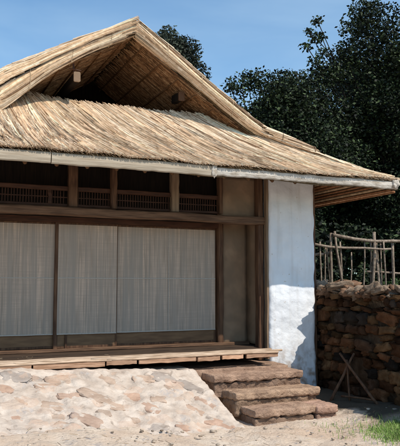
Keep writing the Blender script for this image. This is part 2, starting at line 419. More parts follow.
# --- beam over the doors and door head
q = MB(); q.timber((.25, 7.66, 2.462), (4.40, 7.66, 2.452), .10, .105, seg=30, jit=.006); q.build('lintel_beam', M['wood_h'], house)
q = MB(); q.timber((.39, 8.05, 2.42), (3.972, 8.05, 2.42), .07, .115, seg=20, jit=.003); q.build('door_head', M['wood_red'], house)
q = MB(); q.timber((.39, 8.06, .795), (4.36, 8.06, .795), .12, .04, seg=20, jit=.003); q.build('door_sill', M['wood_h'], house)
# --- sliding doors
def door(x0, x1, y, edge_l=.03, edge_r=.03):
    fr = MB()
    for x, e in ((x0 + edge_l / 2, edge_l), (x1 - edge_r / 2, edge_r)):
        fr.timber((x, y, .81), (x, y, 2.366), .035, e, (1, 0, 0), 10, .0015)
    fr.timber((x0 + edge_l, y, 2.348), (x1 - edge_r, y, 2.348), .033, .035, seg=8, jit=.001)
    fr.timber((x0 + edge_l, y, .83), (x1 - edge_r, y, .83), .033, .03, seg=8, jit=.001)
    d = fr.build('sliding_door', M['wood_v'], house)
    sc = MB(); n = 60; vs = []; fs = []
    xa, xb = x0 + edge_l * .75, x1 - edge_r * .5
    for i in range(n + 1):
        x = lerp(xa, xb, i / n)
        for j in range(13):
            z = lerp(.982 + .004 * nz((x, 0, 0), 6), 2.34, j / 12)
            vs.append((x, y - .021 + .003 * nz((x * 8, y, z), 1, 3) + .002 * nz((x * 40, y, z), 1, 3), z))
    for i in range(n):
        for j in range(12): a = i * 13 + j; fs.append((a, a + 13, a + 14, a + 1))
    sc.add(vs, fs); sc.build('screen', M['screen'], d, True)
    bn = MB(); bn.timber((xa, y - .026, 1.675), (xb, y - .026, 1.672), .003, .011, seg=20, jit=.001)
    bn.build('screen_batten', M['cloth'], d)
    bn = MB(); bn.timber((xa, y - .026, .99), (xb, y - .026, .988), .004, .014, seg=20, jit=.001)
    bn.build('screen_batten', M['cloth'], d)
    if x1 - x0 > 1.4:
        bn = MB(); bn.timber((3.18, y - .0265, .99), (3.19, y - .0265, 2.33), .003, .007, (1, 0, 0), 20, .001); bn.build('screen_seam', M['cloth'], d)
    lp = MB(); lp.box(x0 + edge_l, x1 - edge_r, y - .008, y + .008, .845, 1.0)
    lp.build('lower_panel', M['door_panel'], d)
    return d
door(.40, 1.72, 8.10); door(1.67, 2.47, 8.055, .05, .02); door(2.435, 3.89, 8.10, .035, .03)
q = MB(); q.timber((1.82, 8.035, .815), (1.82, 8.035, .975), .02, .025, (1, 0, 0), 3, .001)
q.build('panel_stile', M['wood_v'], house)

# --- porch
pd = MB()
ys = [7.10, 7.145, 7.20]
for k, y in enumerate(ys):
    t = U(.8, 1.1) * (1.15 if k < 2 else .8)
    for (a, c) in ((-.3, 1.9 + U(-.3, .3)), (1.93 + U(-.2, .2), 4.30 + U(-.08, .06))):
        cc = (.55 * t, .41 * t, .30 * t)
        c0 = c
        if a > 1: pass
        pd.tube([(lerp(a, c0, i / 12), y + .008 * nz((i, k, a), .8), .772 - (.012 if k == 0 else 0) + .009 * nz((i, k, a), .9, 4)) for i in range(13)],
                [(.014 if k < 2 else .026) + .003 * nz((i, k, a), 1.3, 7) for i in range(13)], 9, cc)
deck = pd.build('porch_deck', M['deck'], house, True)
pf = MB()
for (a, c, t, dz) in ((-.3, 1.25, .85, 0), (1.27, 2.05, .95, -.004), (2.07, 2.42, .8, .003), (2.45, 3.15, 1.0, 0), (3.18, 3.47, .9, -.005), (3.50, 3.78, 1.5, 0), (3.83, 4.27, .85, .002)):
    pf.timber((a, 7.11, .722 + dz), (c, 7.11, .722 + dz), .03, .05, seg=8, jit=.004, c=(.52 * t, .32 * t, .21 * t))
pf.build('porch_edge_board', M['deck'], house)
q = MB()
for x in (.2, 1.2, 2.2, 3.2, 4.15):
    q = MB(); q.timber((x, 7.16, .72), (x, 7.7, .72), .08, .06, seg=4); q.build('porch_joist', M['wood'], house)
q = MB()   # straw litter on the boards
for i in range(16):
    x = U(.95, 1.4) if i < 14 else U(1, 4.2); y = U(7.1, 7.7); a = U(0, 3.14); l = U(.03, .12)
    q.straw([Vector((x, y, .770)), Vector((x + math.cos(a) * l, y + math.sin(a) * l * .5, .774))], .002, (0, 0, 1), (.34, .26, .17))
q.build('straw_litter', M['straw'], house)['kind'] = 'stuff'

# ------------------------------------------------------------------ roof
EY, EZ = 6.65, 2.96                 # front eave line
H3 = Vector((3.66, 7.66, 3.787)); H2 = Vector((4.21, 7.357, 3.54)); H1 = Vector((4.82, 7.085, 3.317)); CR = Vector((5.87, 6.65, 2.96))
def mir(v): return Vector((2 * HX - v.x, v.y, v.z))
TK = [(-1.0, mir(CR) + Vector((.02, .01, .01))), (-.9, Vector((-.72, 6.80, 3.06))), (.2, mir(H1)), (.85, mir(H2)), (1.5, mir(H3)), (1.9, Vector((1.28, 7.66, 3.80))), (2.6, Vector((1.90, 7.61, 3.75))),
      (4.2, Vector((3.22, 7.63, 3.755))), (4.9, H3), (5.42, H2), (5.76, H1), (5.87, Vector((5.60, 6.80, 3.06)))]
def skirt(xe, s, lift=0.0):
    E = Vector((xe, EY, EZ)); T = poly(TK, xe)
    p = E.lerp(T, s)
    sag = -.05 * math.sin(math.pi * min(1, s)) * sstep(.2, .8, (T - E).length)
    p.z += sag + .03 * nz((p.x, p.y, 0), 1.4, 2) * min(1, (T - E).length)
    return p + Vector((0, -.57, .82)) * lift
roof = MB()
vs = []; fs = []; NU = 120
for side in (0, 1):
    for i in range(NU + 1):
        for j in range(9):
            p = skirt(lerp(-1.0, 5.87, i / NU), j / 8); vs.append(p + (Vector((0, .03, -.13)) if side else Vector((0, 0, -.012))))
O2 = (NU + 1) * 9
for i in range(NU):
    for j in range(8):
        a = i * 9 + j; fs.append((a, a + 9, a + 10, a + 1)); fs.append((O2 + a, O2 + a + 1, O2 + a + 10, O2 + a + 9))
    fs.append((i * 9, O2 + i * 9, O2 + i * 9 + 9, i * 9 + 9))
roof.add(vs, fs)
skirt_o = roof.build('front_thatch', M['thatch_base'], house)
def straw_col(dark=0):
    r = rnd.random()
    if r < .44: c = (.80, .575, .385)
    elif r < .72: c = (.93, .76, .57)
    elif r < .87: c = (.58, .42, .27)
    elif r < .94: c = (.27, .16, .09)
    else: c = (.52, .42, .31)
    t = U(.75, 1.15) * (1 - dark); return (c[0] * t, c[1] * t, c[2] * t)
sm = MB()
NORM = Vector((0, -.57, .82))
for i in range(16500):
    xe = U(-.99, 5.86); 
    if xe < .3 and rnd.random() < .5: continue
    s1 = U(.1, 1.06); 
    if rnd.random() < .12: s1 = U(.95, 1.09)
    Ls = U(.35, .85); s0 = s1 - Ls
    if s0 < .12 or rnd.random() < .26: s0 = U(-.04, .004)
    if s1 <= s0 + .1: s1 = s0 + .2
    dx = rnd.gauss(0, .06) + .06 * nz((xe, s1, 0), 3, 3)
    l0 = U(.012, .04) * (1 if s0 > .1 else .7); l1 = U(.0, .018); clump = .018 * nz((xe, s0 * 2, 0), 5, 1)
    pts = []
    for k in range(4):
        t = k / 3; s = lerp(s1, s0, t); x = max(-1.0, min(5.87, xe + dx * (t - .5)))
        pts.append(skirt(x, s, lerp(l1, l0, t) + clump + .01))
    kb = 1 + .42 * nz((xe + s1 * .35, 0, 0), 9, 11) + .25 * nz((xe, s1 * 2, 0), 3, 5); sc_ = straw_col(.03)
    sm.straw(pts, U(.0032, .0088) if rnd.random() < .93 else U(.009, .013), NORM, tuple(min(.95, v * kb) for v in sc_))
# short frayed ends hanging over the eave
for i in range(420):
    x = U(-.98, 5.85); p = skirt(x, U(.02, .10), U(0, .02))
    q = Vector((x + U(-.02, .05), EY - U(.0, .025), EZ - U(-.01, .018)))
    sm.straw([p, q], U(.003, .007), NORM, straw_col(.15))
sm.build('reed_cover', M['straw'], skirt_o)

# --- profile of the big gable slopes (x, z)
RP = [(2.44, 4.82), (3.30, 4.20), (4.01, 3.74), (4.33, 3.56), (4.82, 3.335), (5.87, 2.96)]
LP = [(2.44, 4.82), (1.645, 4.365), (.865, 3.92), (.55, 3.70), (.06, 3.335), (-.99, 2.96)]
RB = [(2.44, 4.615), (3.29, 4.05), (3.65, 3.815), (4.0, 3.60), (4.33, 3.47)]
LB = [(2.44, 4.615), (1.90, 4.335), (1.42, 4.005), (.865, 3.49), (.55, 3.45)]
def yfr(ax): return 7.32 if ax < 1.89 else 7.32 - (ax - 1.89) * .425
def plen(pr):
    acc = [0]
    for a, c in zip(pr, pr[1:]): acc.append(acc[-1] + math.dist(a, c))
    return acc
def along(pr, t):
    acc = plen(pr); d = t * acc[-1]
    for i in range(len(pr) - 1):
        if d <= acc[i + 1] or i == len(pr) - 2:
            k = (d - acc[i]) / (acc[i + 1] - acc[i]); return Vector((lerp(pr[i][0], pr[i + 1][0], k), 0, lerp(pr[i][1], pr[i + 1][1], k)))
up = {}
for nm, P, B, lab in (('R', RP, RB, 'right slope of the gable roof'), ('L', LP, LB, 'left slope of the gable roof')):
    q = MB(); vs = []; fs = []; n = 40; ny = 14
    for side in (0, 1):
        for i in range(n + 1):
            p = along(P, i / n)
            ax = abs(p.x - HX)
            yf = yfr(ax)
            yb = 19.2 - yf
            for j in range(ny + 1):
                y = lerp(yf, yb, j / ny)
                vs.append((p.x, y, p.z - (.02 if side == 0 else (.17 if ax < 1.7 else .12)) + .02 * nz((p.x, y, 0), 1.2)))
    W = ny + 1; O2 = (n + 1) * W
    for i in range(n):
        for j in range(ny):
            a = i * W + j; fs.append((a, a + W, a + W + 1, a + 1)); fs.append((O2 + a, O2 + a + 1, O2 + a + W + 1, O2 + a + W))
        a = i * W; fs.append((a, O2 + a, O2 + a + W, a + W)); a += ny; fs.append((a, a + W, O2 + a + W, O2 + a))
    for j in range(ny): a = n * W + j; fs.append((a, a + 1, O2 + a + 1, O2 + a))
    q.add(vs, fs); up[nm] = q.build('thatch_slope', M['thatch_base'], house); up[nm]['label'] = lab
    # reeds lying on the outer slope
    q = MB(); sgn = 1 if nm == 'R' else -1; nrm = Vector((sgn * .55, 0, .83))
    for i in range(5200):
        t1 = U(0, .8); t0 = min(1.01, t1 + U(.12, .25)); y = U(7.1, 12.05); dy = U(-.05, .05); pts = []
        l0 = U(.01, .045)
        ok = True
        for k in range(3):
            t = lerp(t1, t0, k / 2); p = along(P, min(1, t)); ax = abs(p.x - HX)
            yf = yfr(ax) - .03
            pts.append(Vector((p.x, max(yf, min(19.2 - yf, y + dy * k)), p.z)) + nrm * (l0 * k / 2 + .005))
        q.straw(pts, U(.006, .012), nrm, straw_col(.1))
    q.build('reed_cover', M['straw'], up[nm])
    # underside reeds of the gable overhang
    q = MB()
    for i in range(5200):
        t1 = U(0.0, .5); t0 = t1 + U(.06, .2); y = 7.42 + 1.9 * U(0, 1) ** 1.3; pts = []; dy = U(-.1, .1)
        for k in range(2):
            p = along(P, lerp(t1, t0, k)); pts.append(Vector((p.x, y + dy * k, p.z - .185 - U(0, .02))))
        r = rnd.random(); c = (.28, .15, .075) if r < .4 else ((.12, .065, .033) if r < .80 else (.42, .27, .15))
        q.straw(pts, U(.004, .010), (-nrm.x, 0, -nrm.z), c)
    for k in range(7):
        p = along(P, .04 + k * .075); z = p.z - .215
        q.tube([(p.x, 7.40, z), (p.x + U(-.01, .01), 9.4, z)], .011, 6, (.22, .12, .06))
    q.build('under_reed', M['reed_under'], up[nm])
    # verge: thick bundle of reeds running down the gable edge
    q = MB(); N_ = 1350; Llen = plen(P)[-2]
    core = MB(); vs = []; fs = []; nn = 30
    Pm = P[:4]
    for i in range(nn + 1):
        t = i / nn; a = along(Pm, t); bb = along(B, t)
        th = .03
        for (pp, yy) in ((a, 7.31), (bb, 7.33), (bb, 7.44), (a, 7.44)):
            d = -.015 if pp is a else .015
            vs.append((pp.x, yy, pp.z + d))
    for i in range(nn):
        for k in range(4): a0 = i * 4 + k; a1 = i * 4 + (k + 1) % 4; fs.append((a0, a1, a1 + 4, a0 + 4))
    fs.append((0, 3, 2, 1)); fs.append((nn * 4, nn * 4 + 1, nn * 4 + 2, nn * 4 + 3))
    core.add(vs, fs); vg = core.build('verge', M['thatch_base'], house); vg['label'] = 'thick reed verge, %s side of the gable' % ('right' if nm == 'R' else 'left')
    for i in range(N_):
        v = rnd.random(); t1 = U(-.02, .9); t0 = min(1.0 + U(-.02, .02), t1 + U(.18, .5))
        dv = U(-.14, .14); yo = U(0, .05)
        face = rnd.random()
        if nm == 'L' and face < .8 and .58 < v < .70 and .08 < t1 < .75: continue
        pts = []
        for k in range(6):
            t = lerp(t1, t0, k / 5); vv = max(-.02, min(1.04, v + dv * (k / 5 - .5) + .05 * nz((t * 6, v * 3, 0), 1)))
            tt = max(0, min(1, t)); a = along(Pm, tt); bb = along(B, tt); p = bb.lerp(a, vv)
            if t < 0: p.x -= sgn * (-t) * .8; p.z += .0
            bul = .05 * math.sin(math.pi * max(0, min(1, vv)))
            if nm == 'L' and vv > .65: bul = .085
            endk = sstep(1, .93, tt)
            if face < .8: pts.append(Vector((p.x, 7.32 - bul - yo * .4, p.z)))
            elif face < .93: pts.append(Vector((a.x, 7.28 + yo * 4, a.z + .012 + .015 * nz((t * 9, i, 0), 1))))
            else: pts.append(Vector((bb.x, 7.33 + yo * 2, bb.z + .01)))
        nn_ = (0, -1, .15) if face < .8 else ((nrm.x, 0, nrm.z) if face < .93 else (-nrm.x, -.3, -nrm.z))
        kb = 1 + .5 * nz((v * 9, t1, 0), 1, 3); q.straw(pts, U(.0035, .0090), nn_, tuple(min(.95, x_ * kb) for x_ in straw_col(0 if v > .15 else .15)))
    for t in ((.22, .47, .70, .93) if nm == 'R' else (.16, .40, .66)):     # reed ties
        a = along(Pm, t); bb = along(B, t)
        q.tube([a + Vector((0, 7.4, .02)), a + Vector((0, 7.26, .02)), a.lerp(bb, .5) + Vector((.0, 7.245, 0)), bb + Vector((0, 7.27, -.012)), bb + Vector((0, 7.4, -.01))], .004, 6, (.5, .38, .25))
    q.build('verge_reed', M['straw'], vg)
# ridge bundle
q = MB()
for i in range(420):
    y1 = U(7.33, 11.6); a = U(-1.2, 1.2); r = U(.05, .075)
    x = HX + math.sin(a) * .13; z = 4.765 + math.cos(a) * .05
    L_ = U(.3, .7)
    q.straw([Vector((x, y1, z)), Vector((x + U(-.02, .02), y1 + L_ / 2, z + .005)), Vector((x, y1 + L_, z))], U(.006, .012), (math.sin(a), 0, math.cos(a)), straw_col(.05))
q.build('ridge_reed', M['straw'], house)
# twisted bundle that ends the right verge on the hip
q = MB()
for i in range(190):
    a = U(0, 6.28); r = U(.03, .055); t0 = U(0, .5); t1 = t0 + U(.3, .55); pts = []
    for k in range(5):
        t = lerp(t0, t1, k / 4); c = Vector((4.15, 7.27, 3.62)).lerp(Vector((4.90, 7.04, 3.31)), t); rr = r * (1 - .25 * max(0, t - .7))
        an = a + t * 1.2; pts.append(c + Vector((math.cos(an) * rr * .4, math.sin(an) * rr, math.cos(an) * rr)))
    q.straw(pts, U(.005, .010), (pts[2] - Vector((4.15, 7.27, 3.62)).lerp(Vector((4.90, 7.04, 3.31)), (t0 + t1) / 2)).normalized(), straw_col(.05))
for t in (.35, .9):
    c = Vector((4.15, 7.27, 3.62)).lerp(Vector((4.90, 7.04, 3.31)), t)
    q.tube([c + Vector((math.cos(a) * .01, math.sin(a) * .06, math.cos(a) * .06)) for a in [k * .7 for k in range(10)]], .006, 5, (.25, .17, .1))
q.build('hip_bundle', M['straw'], house)
# hip reeds: long straws running down the hip to the corner
q = MB()
HK = [(0, H2 + Vector((0, 0, .05))), (.4, H1 + Vector((0, 0, .03))), (1, CR + Vector((.02, -.02, .0)))]
for mirr in (0, 1):
    for i in range(420):
        t0 = U(0, .75); t1 = min(1.01, t0 + U(.2, .45)); o1 = U(-.11, .09); o2 = U(-.05, .05); pts = []
        for k in range(4):
            t = lerp(t0, t1, k / 3); p = poly(HK, t); w_ = 1 - .7 * t
            off = lerp(o1, o2, k / 3) * w_
            p = p + Vector((off * .5, off, -abs(off) * .45 + U(0, .008)))
            p.z -= .022 * math.sin(math.pi * sstep(.4, 1, t))
            pts.append(mir(p) if mirr else p)
        q.straw(pts, U(.004, .009), (0.1 * (1 - 2 * mirr), -.4, .9), straw_col(.03))
q.build('hip_reed', M['straw'], house)

# gable end wall and purlins
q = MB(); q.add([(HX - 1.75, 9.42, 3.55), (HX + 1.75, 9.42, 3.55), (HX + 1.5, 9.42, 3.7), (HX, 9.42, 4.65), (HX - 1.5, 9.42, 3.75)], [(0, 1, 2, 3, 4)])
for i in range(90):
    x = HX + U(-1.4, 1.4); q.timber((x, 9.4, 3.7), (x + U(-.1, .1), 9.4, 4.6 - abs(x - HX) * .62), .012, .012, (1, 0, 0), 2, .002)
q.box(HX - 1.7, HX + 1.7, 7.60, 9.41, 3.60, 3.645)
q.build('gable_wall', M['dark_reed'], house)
def at_slope(P, x):
    return poly(sorted(P), x)
for x, zz, lab in ((1.75, 4.03, 'pale purlin end under the left verge'), (3.145, 4.005, 'pale purlin end under the right verge')):
    q = MB(); y_ = 7.41 if x < 2 else 7.56; q.timber((x, y_, zz), (x, 9.4 if x < 2 else 7.8, zz + .02), .075, .11, seg=5, jit=.004); o = q.build('purlin', M['dark_reed'], house); o['label'] = lab
    q = MB(); q.timber((x, y_ - .024, zz), (x, y_ - .001, zz), .08, .12, seg=1, jit=.003); q.build('purlin_end', M['mud' if x < 2 else 'wood_v'], o)
q = MB(); q.timber((1.72, 7.42, 4.09), (1.70, 7.42, 4.30), .02, .02, (1, 0, 0), 3); q.tube([(1.66, 7.40, 4.12), (1.80, 7.40, 4.11)], .008, 6); q.build('purlin_tie', M['wood_red'], house)
# loose straw falling from the gable mouth onto the skirt
# eave boards
def eaveboard(x0, x1, h, m, wob):
    q = MB(); vs = []; fs = []; n = max(3, int((x1 - x0) / .03))
    for i in range(n + 1):
        x = lerp(x0, x1, i / n); dz = wob * nz((x, 0, 0), 2.2, 3) + wob * .5 * nz((x, 0, 0), 9, 3)
        hh = h * (1 + .10 * nz((x, 3, 0), 4) + wob * 8 * nz((x, 5, 0), 15))
        y = 6.64 + (.012 if x0 > 3 else 0) + .010 * nz((x, 0, 7), 5); zt = EZ - .008 - (.010 if x0 > 3 else 0) + dz * .5; zb = zt - hh
        for (yy, z) in ((y + .004, zt), (y - .004, zt - hh * .12), (y - .007, zt - hh * .55), (y, zb + .012), (y + .012, zb), (y + .045, zb + .006), (y + .05, zt)): vs.append((x, yy + .5 * wob * nz((x, z * 9, 0), 9), z))
    for i in range(n):
        for k in range(7): a = i * 7 + k; c = i * 7 + (k + 1) % 7; fs.append((a, c, c + 7, a + 7))
    fs.append(tuple(range(7))[::-1]); fs.append(tuple(range(n * 7, n * 7 + 7)))
    q.add(vs, fs); return q.build('eave_board', m, house, False)
eaveboard(-.98, 1.315, .115, M['eave_board'], .003)
eaveboard(1.325, 3.17, .118, M['eave_board'], .003)
eaveboard(3.18, 5.86, .098, M['eave_rough'], .010)
for c_, s_ in (((3.175, 6.636, 2.89), (.028, .012, .064)), ((5.82, 6.66, 2.90), (.05, .04, .05))):
    q = MB(); q.lump(c_, s_, 8, .5, .4); q.build('eave_knot', M['eave_rough'], house, True)
q = MB()
for sx in (5.85, 2 * HX - 5.85): q.timber((sx, 6.72, 2.885), (sx, 12.5, 2.885), .03, .09, seg=20, jit=.006)
q.timber((-.97, 12.52, 2.885), (5.84, 12.52, 2.885), .03, .09, seg=20)
q.build('side_eave_board', M['wood_h'], house)
# underside of the side eaves: poles running along the eave, rafters above them
for sg in (1, -1):
    for k in range(9):
        x = HX + sg * (2.86 + k * .073); z = 2.86 + (5.85 - (HX + sg * (x - HX) * sg if sg > 0 else 2 * HX - x)) * .33 - .03
        q = MB(); q.tube([(x, 6.75 + .0 * k, z), (x, 9.5, z), (x, 12.4, z)], U(.014, .022), 7, (.34, .17, .09) if k % 3 else (.55, .40, .26))
        q.build('eave_pole', M['reed_under'], house, True)
for k in range(13):
    x = .42 + k * .325
    q = MB(); q.tube([(x, 6.72, 2.84), (x, 7.5, 3.36)], .022, 7, (.16, .09, .05)); q.build('rafter', M['reed_under'], house, True)
# rear skirt
q = MB(); q.add([(-.99, 12.55, 2.9), (5.87, 12.55, 2.9), (3.66, 11.54, 3.787), (1.22, 11.54, 3.787), (HX, 11.5, 4.7)], [(0, 1, 2, 3), (3, 2, 4)])
q.build('rear_thatch', M['thatch_base'], house)

# ------------------------------------------------------------------ dry stone wall
sw = MB(); core = MB()
SX0, SX1, SY0, SY1 = 5.22, 5.70, 2.6, 7.70
def topz(y): return 1.50 + .05 * nz((0, y, 0), 1.7, 3) + .05 * sstep(6.4, 7.5, y)
sw.box(SX0 + .07, SX1 - .05, SY0 + .05, SY1 - .02, -.1, 1.42, (.09, .065, .045))
def stonecol(b_=1):
    r = rnd.random()
    c = (.36, .17, .085) if r < .38 else ((.23, .13, .08) if r < .66 else ((.42, .24, .12) if r < .85 else (.15, .12, .10)))
    t = U(.10, .48) * b_; return tuple(v * t for v in c)
for face in (0, 1):
    z = .0
    while z < 1.42:
        h = U(.05, .15); y = SY0 + U(-.1, .1)
        while y < SY1:
            l = U(.09, .34) * (.7 + h * 3)
            if rnd.random() > .04:
                yc = y + l / 2; zc = z + h / 2 + .03 * nz((0, yc, z), 2, 5) + U(-.02, .02)
                dep = U(.09, .13)
                x = (SX0 + dep * 1.0 + U(-.012, .012)) if face == 0 else (SX1 - dep * .6)
                if zc < topz(yc) - .02:
                    rt = Matrix.Rotation(U(-.25, .25), 3, 'X') @ Matrix.Rotation(U(-.08, .08), 3, 'Z')
                    sw.lump((x, yc, zc), (dep, l / 2 * U(.8, .98), h / 2 * U(.75, 1.15)), 5 if face == 0 else 3, U(.1, .5), .30, stonecol(), rt, fq=1.6)
            y += l + U(0, .02)
        z += h
# rubble and dried mud on the top
for i in range(330):
    y = U(SY0, SY1 - .02); x = U(SX0 + .02, SX1 - .05); s_ = U(.03, .095)
    c = (.34, .25, .18) if rnd.random() < .6 else (.28, .17, .11); t = U(.6, 1.1)
    rt = Matrix.Rotation(U(-.5, .5), 3, 'X') @ Matrix.Rotation(U(-1, 1), 3, 'Z') @ Matrix.Rotation(U(-.5, .5), 3, 'Y')
    sw.lump((x, y, topz(y) - .05 + U(-.03, .085)), (s_ * U(.8, 1.3), s_ * U(.9, 1.7), s_ * U(.3, .7)), 5, .25, .45, tuple(v * t for v in c), rt)
tag(sw.build('stone_wall', M['stone'], None, True), 'dark brown dry stone rubble wall standing in shade beside the white wall', 'stone wall')

# ------------------------------------------------------------------ stick fence behind the stone wall
fe = empty('stick_fence', (6.4, 8.6, .2), 'rough stick fence of bare poles and rails behind the stone wall', 'fence')
FY = 8.6
def stick(name, p0, p1, r0, r1, par, bend=.02):
    q = MB(); p0 = Vector(p0); p1 = Vector(p1); n = 9; sd = U(0, 99); pts = []
    for i in range(n):
        t = i / (n - 1); pts.append(p0.lerp(p1, t) + Vector((nz((t * 2.5, sd, 0)), nz((t * 2.5, 0, sd)), nz((sd, t * 2.5, 0)))) * bend)
    q.tube(pts, [(.78 if par is fe else 1) * lerp(r0, r1, i / (n - 1)) * (1 + .15 * nz((i, sd, 0), 1.3)) for i in range(n)], 8, (1, 1, 1))
    return q.build(name, M['stick'], par, True)
for (xb, xt, zt, r, y) in ((6.02, 5.98, 2.30, .022, 0), (6.22, 6.20, 2.40, .035, .03), (6.42, 6.24, 2.44, .030, -.06), (6.47, 6.36, 2.30, .026, 0), (6.85, 6.88, 2.32, .020, .05),
                        (7.04, 7.03, 2.46, .042, 0), (7.20, 7.11, 2.43, .03, .05), (7.42, 7.43, 2.36, .038, 0), (7.86, 7.82, 2.48, .05, 0), (7.95, 7.93, 2.30, .03, .05), (6.30, 6.16, 2.2, .018, .06), (6.62, 6.60, 2.1, .018, .03), (6.95, 7.02, 2.36, .02, .07), (7.16, 7.22, 2.28, .02, .03), (7.26, 7.20, 2.32, .022, -.05), (7.70, 7.78, 2.35, .024, .06), (6.12, 6.08, 2.22, .018, .04), (7.30, 7.14, 2.3, .02, .06), (7.62, 7.70, 2.15, .02, .04), (8.15, 8.05, 2.3, .022, .05), (8.4, 8.42, 2.4, .04, 0), (8.9, 8.86, 2.42, .03, 0), (9.4, 9.42, 2.38, .04, 0)):
    stick('post', (xb, FY + y, .1), (xt, FY + y, zt), r, r * .8, fe, .05)
stick('rail', (6.18, FY - .05, 2.385), (9.6, FY - .05, 2.22), .036, .026, fe, .10)
stick('rail', (5.75, FY - .07, 2.235), (7.32, FY - .07, 2.20), .028, .022, fe, .06)
stick('rail', (5.75, FY + .07, 2.04), (6.24, FY + .07, 2.10), .032, .028, fe, .03)
stick('rail', (6.9, FY + .06, 1.80), (9.5, FY + .06, 1.72), .022, .022, fe, .05)

# ------------------------------------------------------------------ crossed sticks leaning by the wall
tr = empty('stick_trestle', (5.0, 6.5, .2), 'three thin wooden sticks crossed as a low trestle against the stone wall', 'trestle')
TRE = []
stick('leg', (4.80, 6.75, .16), (5.14, 6.72, .74), .020, .014, tr, .015)
stick('leg', (5.10, 6.20, .17), (4.98, 6.80, .74), .020, .014, tr, .015)
stick('leg', (4.98, 6.60, .18), (5.05, 6.74, .66), .014, .012, tr, .01)
stick('crossbar', (4.90, 6.66, .24), (5.09, 6.28, .24), .012, .012, tr, .01)

for o_ in tr.children: o_.data.materials[0] = M['wood_v']
# ------------------------------------------------------------------ trees
def leafcloud(mb, c, rad, n, size, pal, flat=.8):
    cb = U(.55, 1.55)
    for i in range(n):
        d = Vector((rnd.gauss(0, 1), rnd.gauss(0, 1), rnd.gauss(0, 1))).normalized() * (rnd.random() ** .45)
        p = c + Vector((d.x * rad, d.y * rad, d.z * rad * flat))
        a = Vector((U(-1, 1), U(-1, 1), U(-.9, .5))).normalized(); b_ = a.cross(Vector((U(-1, 1), U(-1, 1), U(-1, 1)))).normalized()
        L_ = size * U(.6, 1.25); w_ = L_ * U(.22, .34); k = pal[int(rnd.random() * len(pal))]; t = U(.7, 1.25) * cb
        nrm = a.cross(b_)
        mb.add([p, p + a * L_ * .5 + b_ * w_, p + a * L_, p + a * L_ * .5 - b_ * w_ + nrm * w_ * .3], [(0, 1, 2), (0, 2, 3)], (k[0] * t, k[1] * t, k[2] * t))
DARK = [(.010, .017, .008), (.016, .025, .010), (.030, .046, .016), (.007, .011, .006), (.060, .085, .034)]
OLIVE = [(.05, .065, .04), (.035, .045, .03), (.09, .10, .07), (.025, .03, .022)]
GREEN = [(.07, .12, .03), (.10, .16, .04), (.04, .07, .02), (.03, .05, .02)]
def tree(base, cc, cr, nclump, leaves, size, pal, label, trunk_r=.22, group=None, clump_r=(.5, .9), extra=()):
    base = Vector(base); cc = Vector(cc)
    t = empty('tree', base, label, 'tree', group)
    tr_ = MB(); cr_ = MB(); top = Vector((cc.x, cc.y, cc.z + cr[2] * .3))
    fork = base.lerp(cc, .45)
    tr_.tube([base + Vector((0, 0, -.1)), base.lerp(fork, .5) + Vector((U(-.1, .1), U(-.1, .1), 0)), fork, fork.lerp(top, .6) + Vector((U(-.2, .2), U(-.2, .2), 0)), top],
             [trunk_r * 1.3, trunk_r, trunk_r * .8, trunk_r * .5, .04], 9)
    cl = []
    for i in range(nclump):
        d = Vector((rnd.gauss(0, 1), rnd.gauss(0, 1), rnd.gauss(0, 1))).normalized() * (U(.25, 1) ** .5)
        cl.append((cc + Vector((d.x * cr[0], d.y * cr[1], d.z * cr[2])), U(*clump_r)))
    for e in extra: cl.append((Vector(e[:3]), e[3]))
    for i, (p, r) in enumerate(cl):
        leafcloud(cr_, p, r, int(leaves * (r / clump_r[1]) ** 2), size, pal)
        if i % 5 == 0 or (i >= nclump and r < .3):
            s_ = fork.lerp(top, U(0, .7)); m_ = s_.lerp(p, .5) + Vector((U(-.2, .2), 0, -.15))
            kk = .22 if r < .3 else 1; tr_.tube([s_, m_, p], [trunk_r * .28 * kk, trunk_r * .16 * kk, .012], 5)
    tr_.build('trunk', M['bark'], t, True); cr_.build('crown', M['leaf'], t)
    return t
tree((12.4, 13.8, .1), (12.9, 13.8, 5.2), (2.7, 2.3, 3.9), 105, 2100, .095, DARK, 'tallest dark leafy tree at the right, reaching above the frame', .28, 'dark trees behind the house',
     extra=[(9.00, 13.2, 6.7, .28), (9.10, 13.2, 7.15, .20), (8.85, 13.2, 7.5, .17), (9.15, 13.2, 7.75, .2), (9.2, 13.2, 8.2, .17), (9.35, 13.2, 7.4, .2), (8.95, 13.2, 7.9, .15), (9.2, 13.2, 6.95, .2), (9.3, 13.2, 7.85, .13), (9.7, 13.3, 6.9, .5), (10.0, 13.2, 7.5, .4), (10.2, 13.3, 7.3, .45), (10.5, 13.3, 8.3, .5), (10.8, 13.3, 8.8, .5), (9.6, 13.3, 5.6, .8), (10.0, 13.3, 4.6, .9), (9.4, 13.3, 6.2, .3), (10.7, 13.2, 7.6, .7), (11.1, 13.2, 8.4, .8), (11.6, 13.3, 7.8, .9), (10.9, 13.4, 6.8, .9), (11.8, 13.2, 6.6, .9), (10.3, 13.4, 5.9, .8), (11.2, 13.3, 5.6, .9)])
tree((8.4, 13.6, .1), (8.1, 13.6, 4.5), (1.8, 1.5, 2.1), 74, 2000, .085, DARK, 'broad dark tree with a flat leafy top beside the right roof slope', .2, 'dark trees behind the house',
     extra=[(6.7, 13.3, 5.6, .5), (7.1, 13.3, 6.3, .4), (7.6, 13.3, 6.45, .4), (8.2, 13.3, 6.5, .45), (8.7, 13.3, 6.6, .4), (6.5, 13.4, 4.9, .5), (6.5, 13.4, 5.7, .4), (6.8, 13.3, 6.25, .25), (7.4, 13.3, 6.5, .3), (9.2, 13.3, 6.5, .45), (9.0, 13.3, 5.7, .8), (8.0, 13.2, 6.0, .6), (9.6, 13.3, 6.9, .4)])
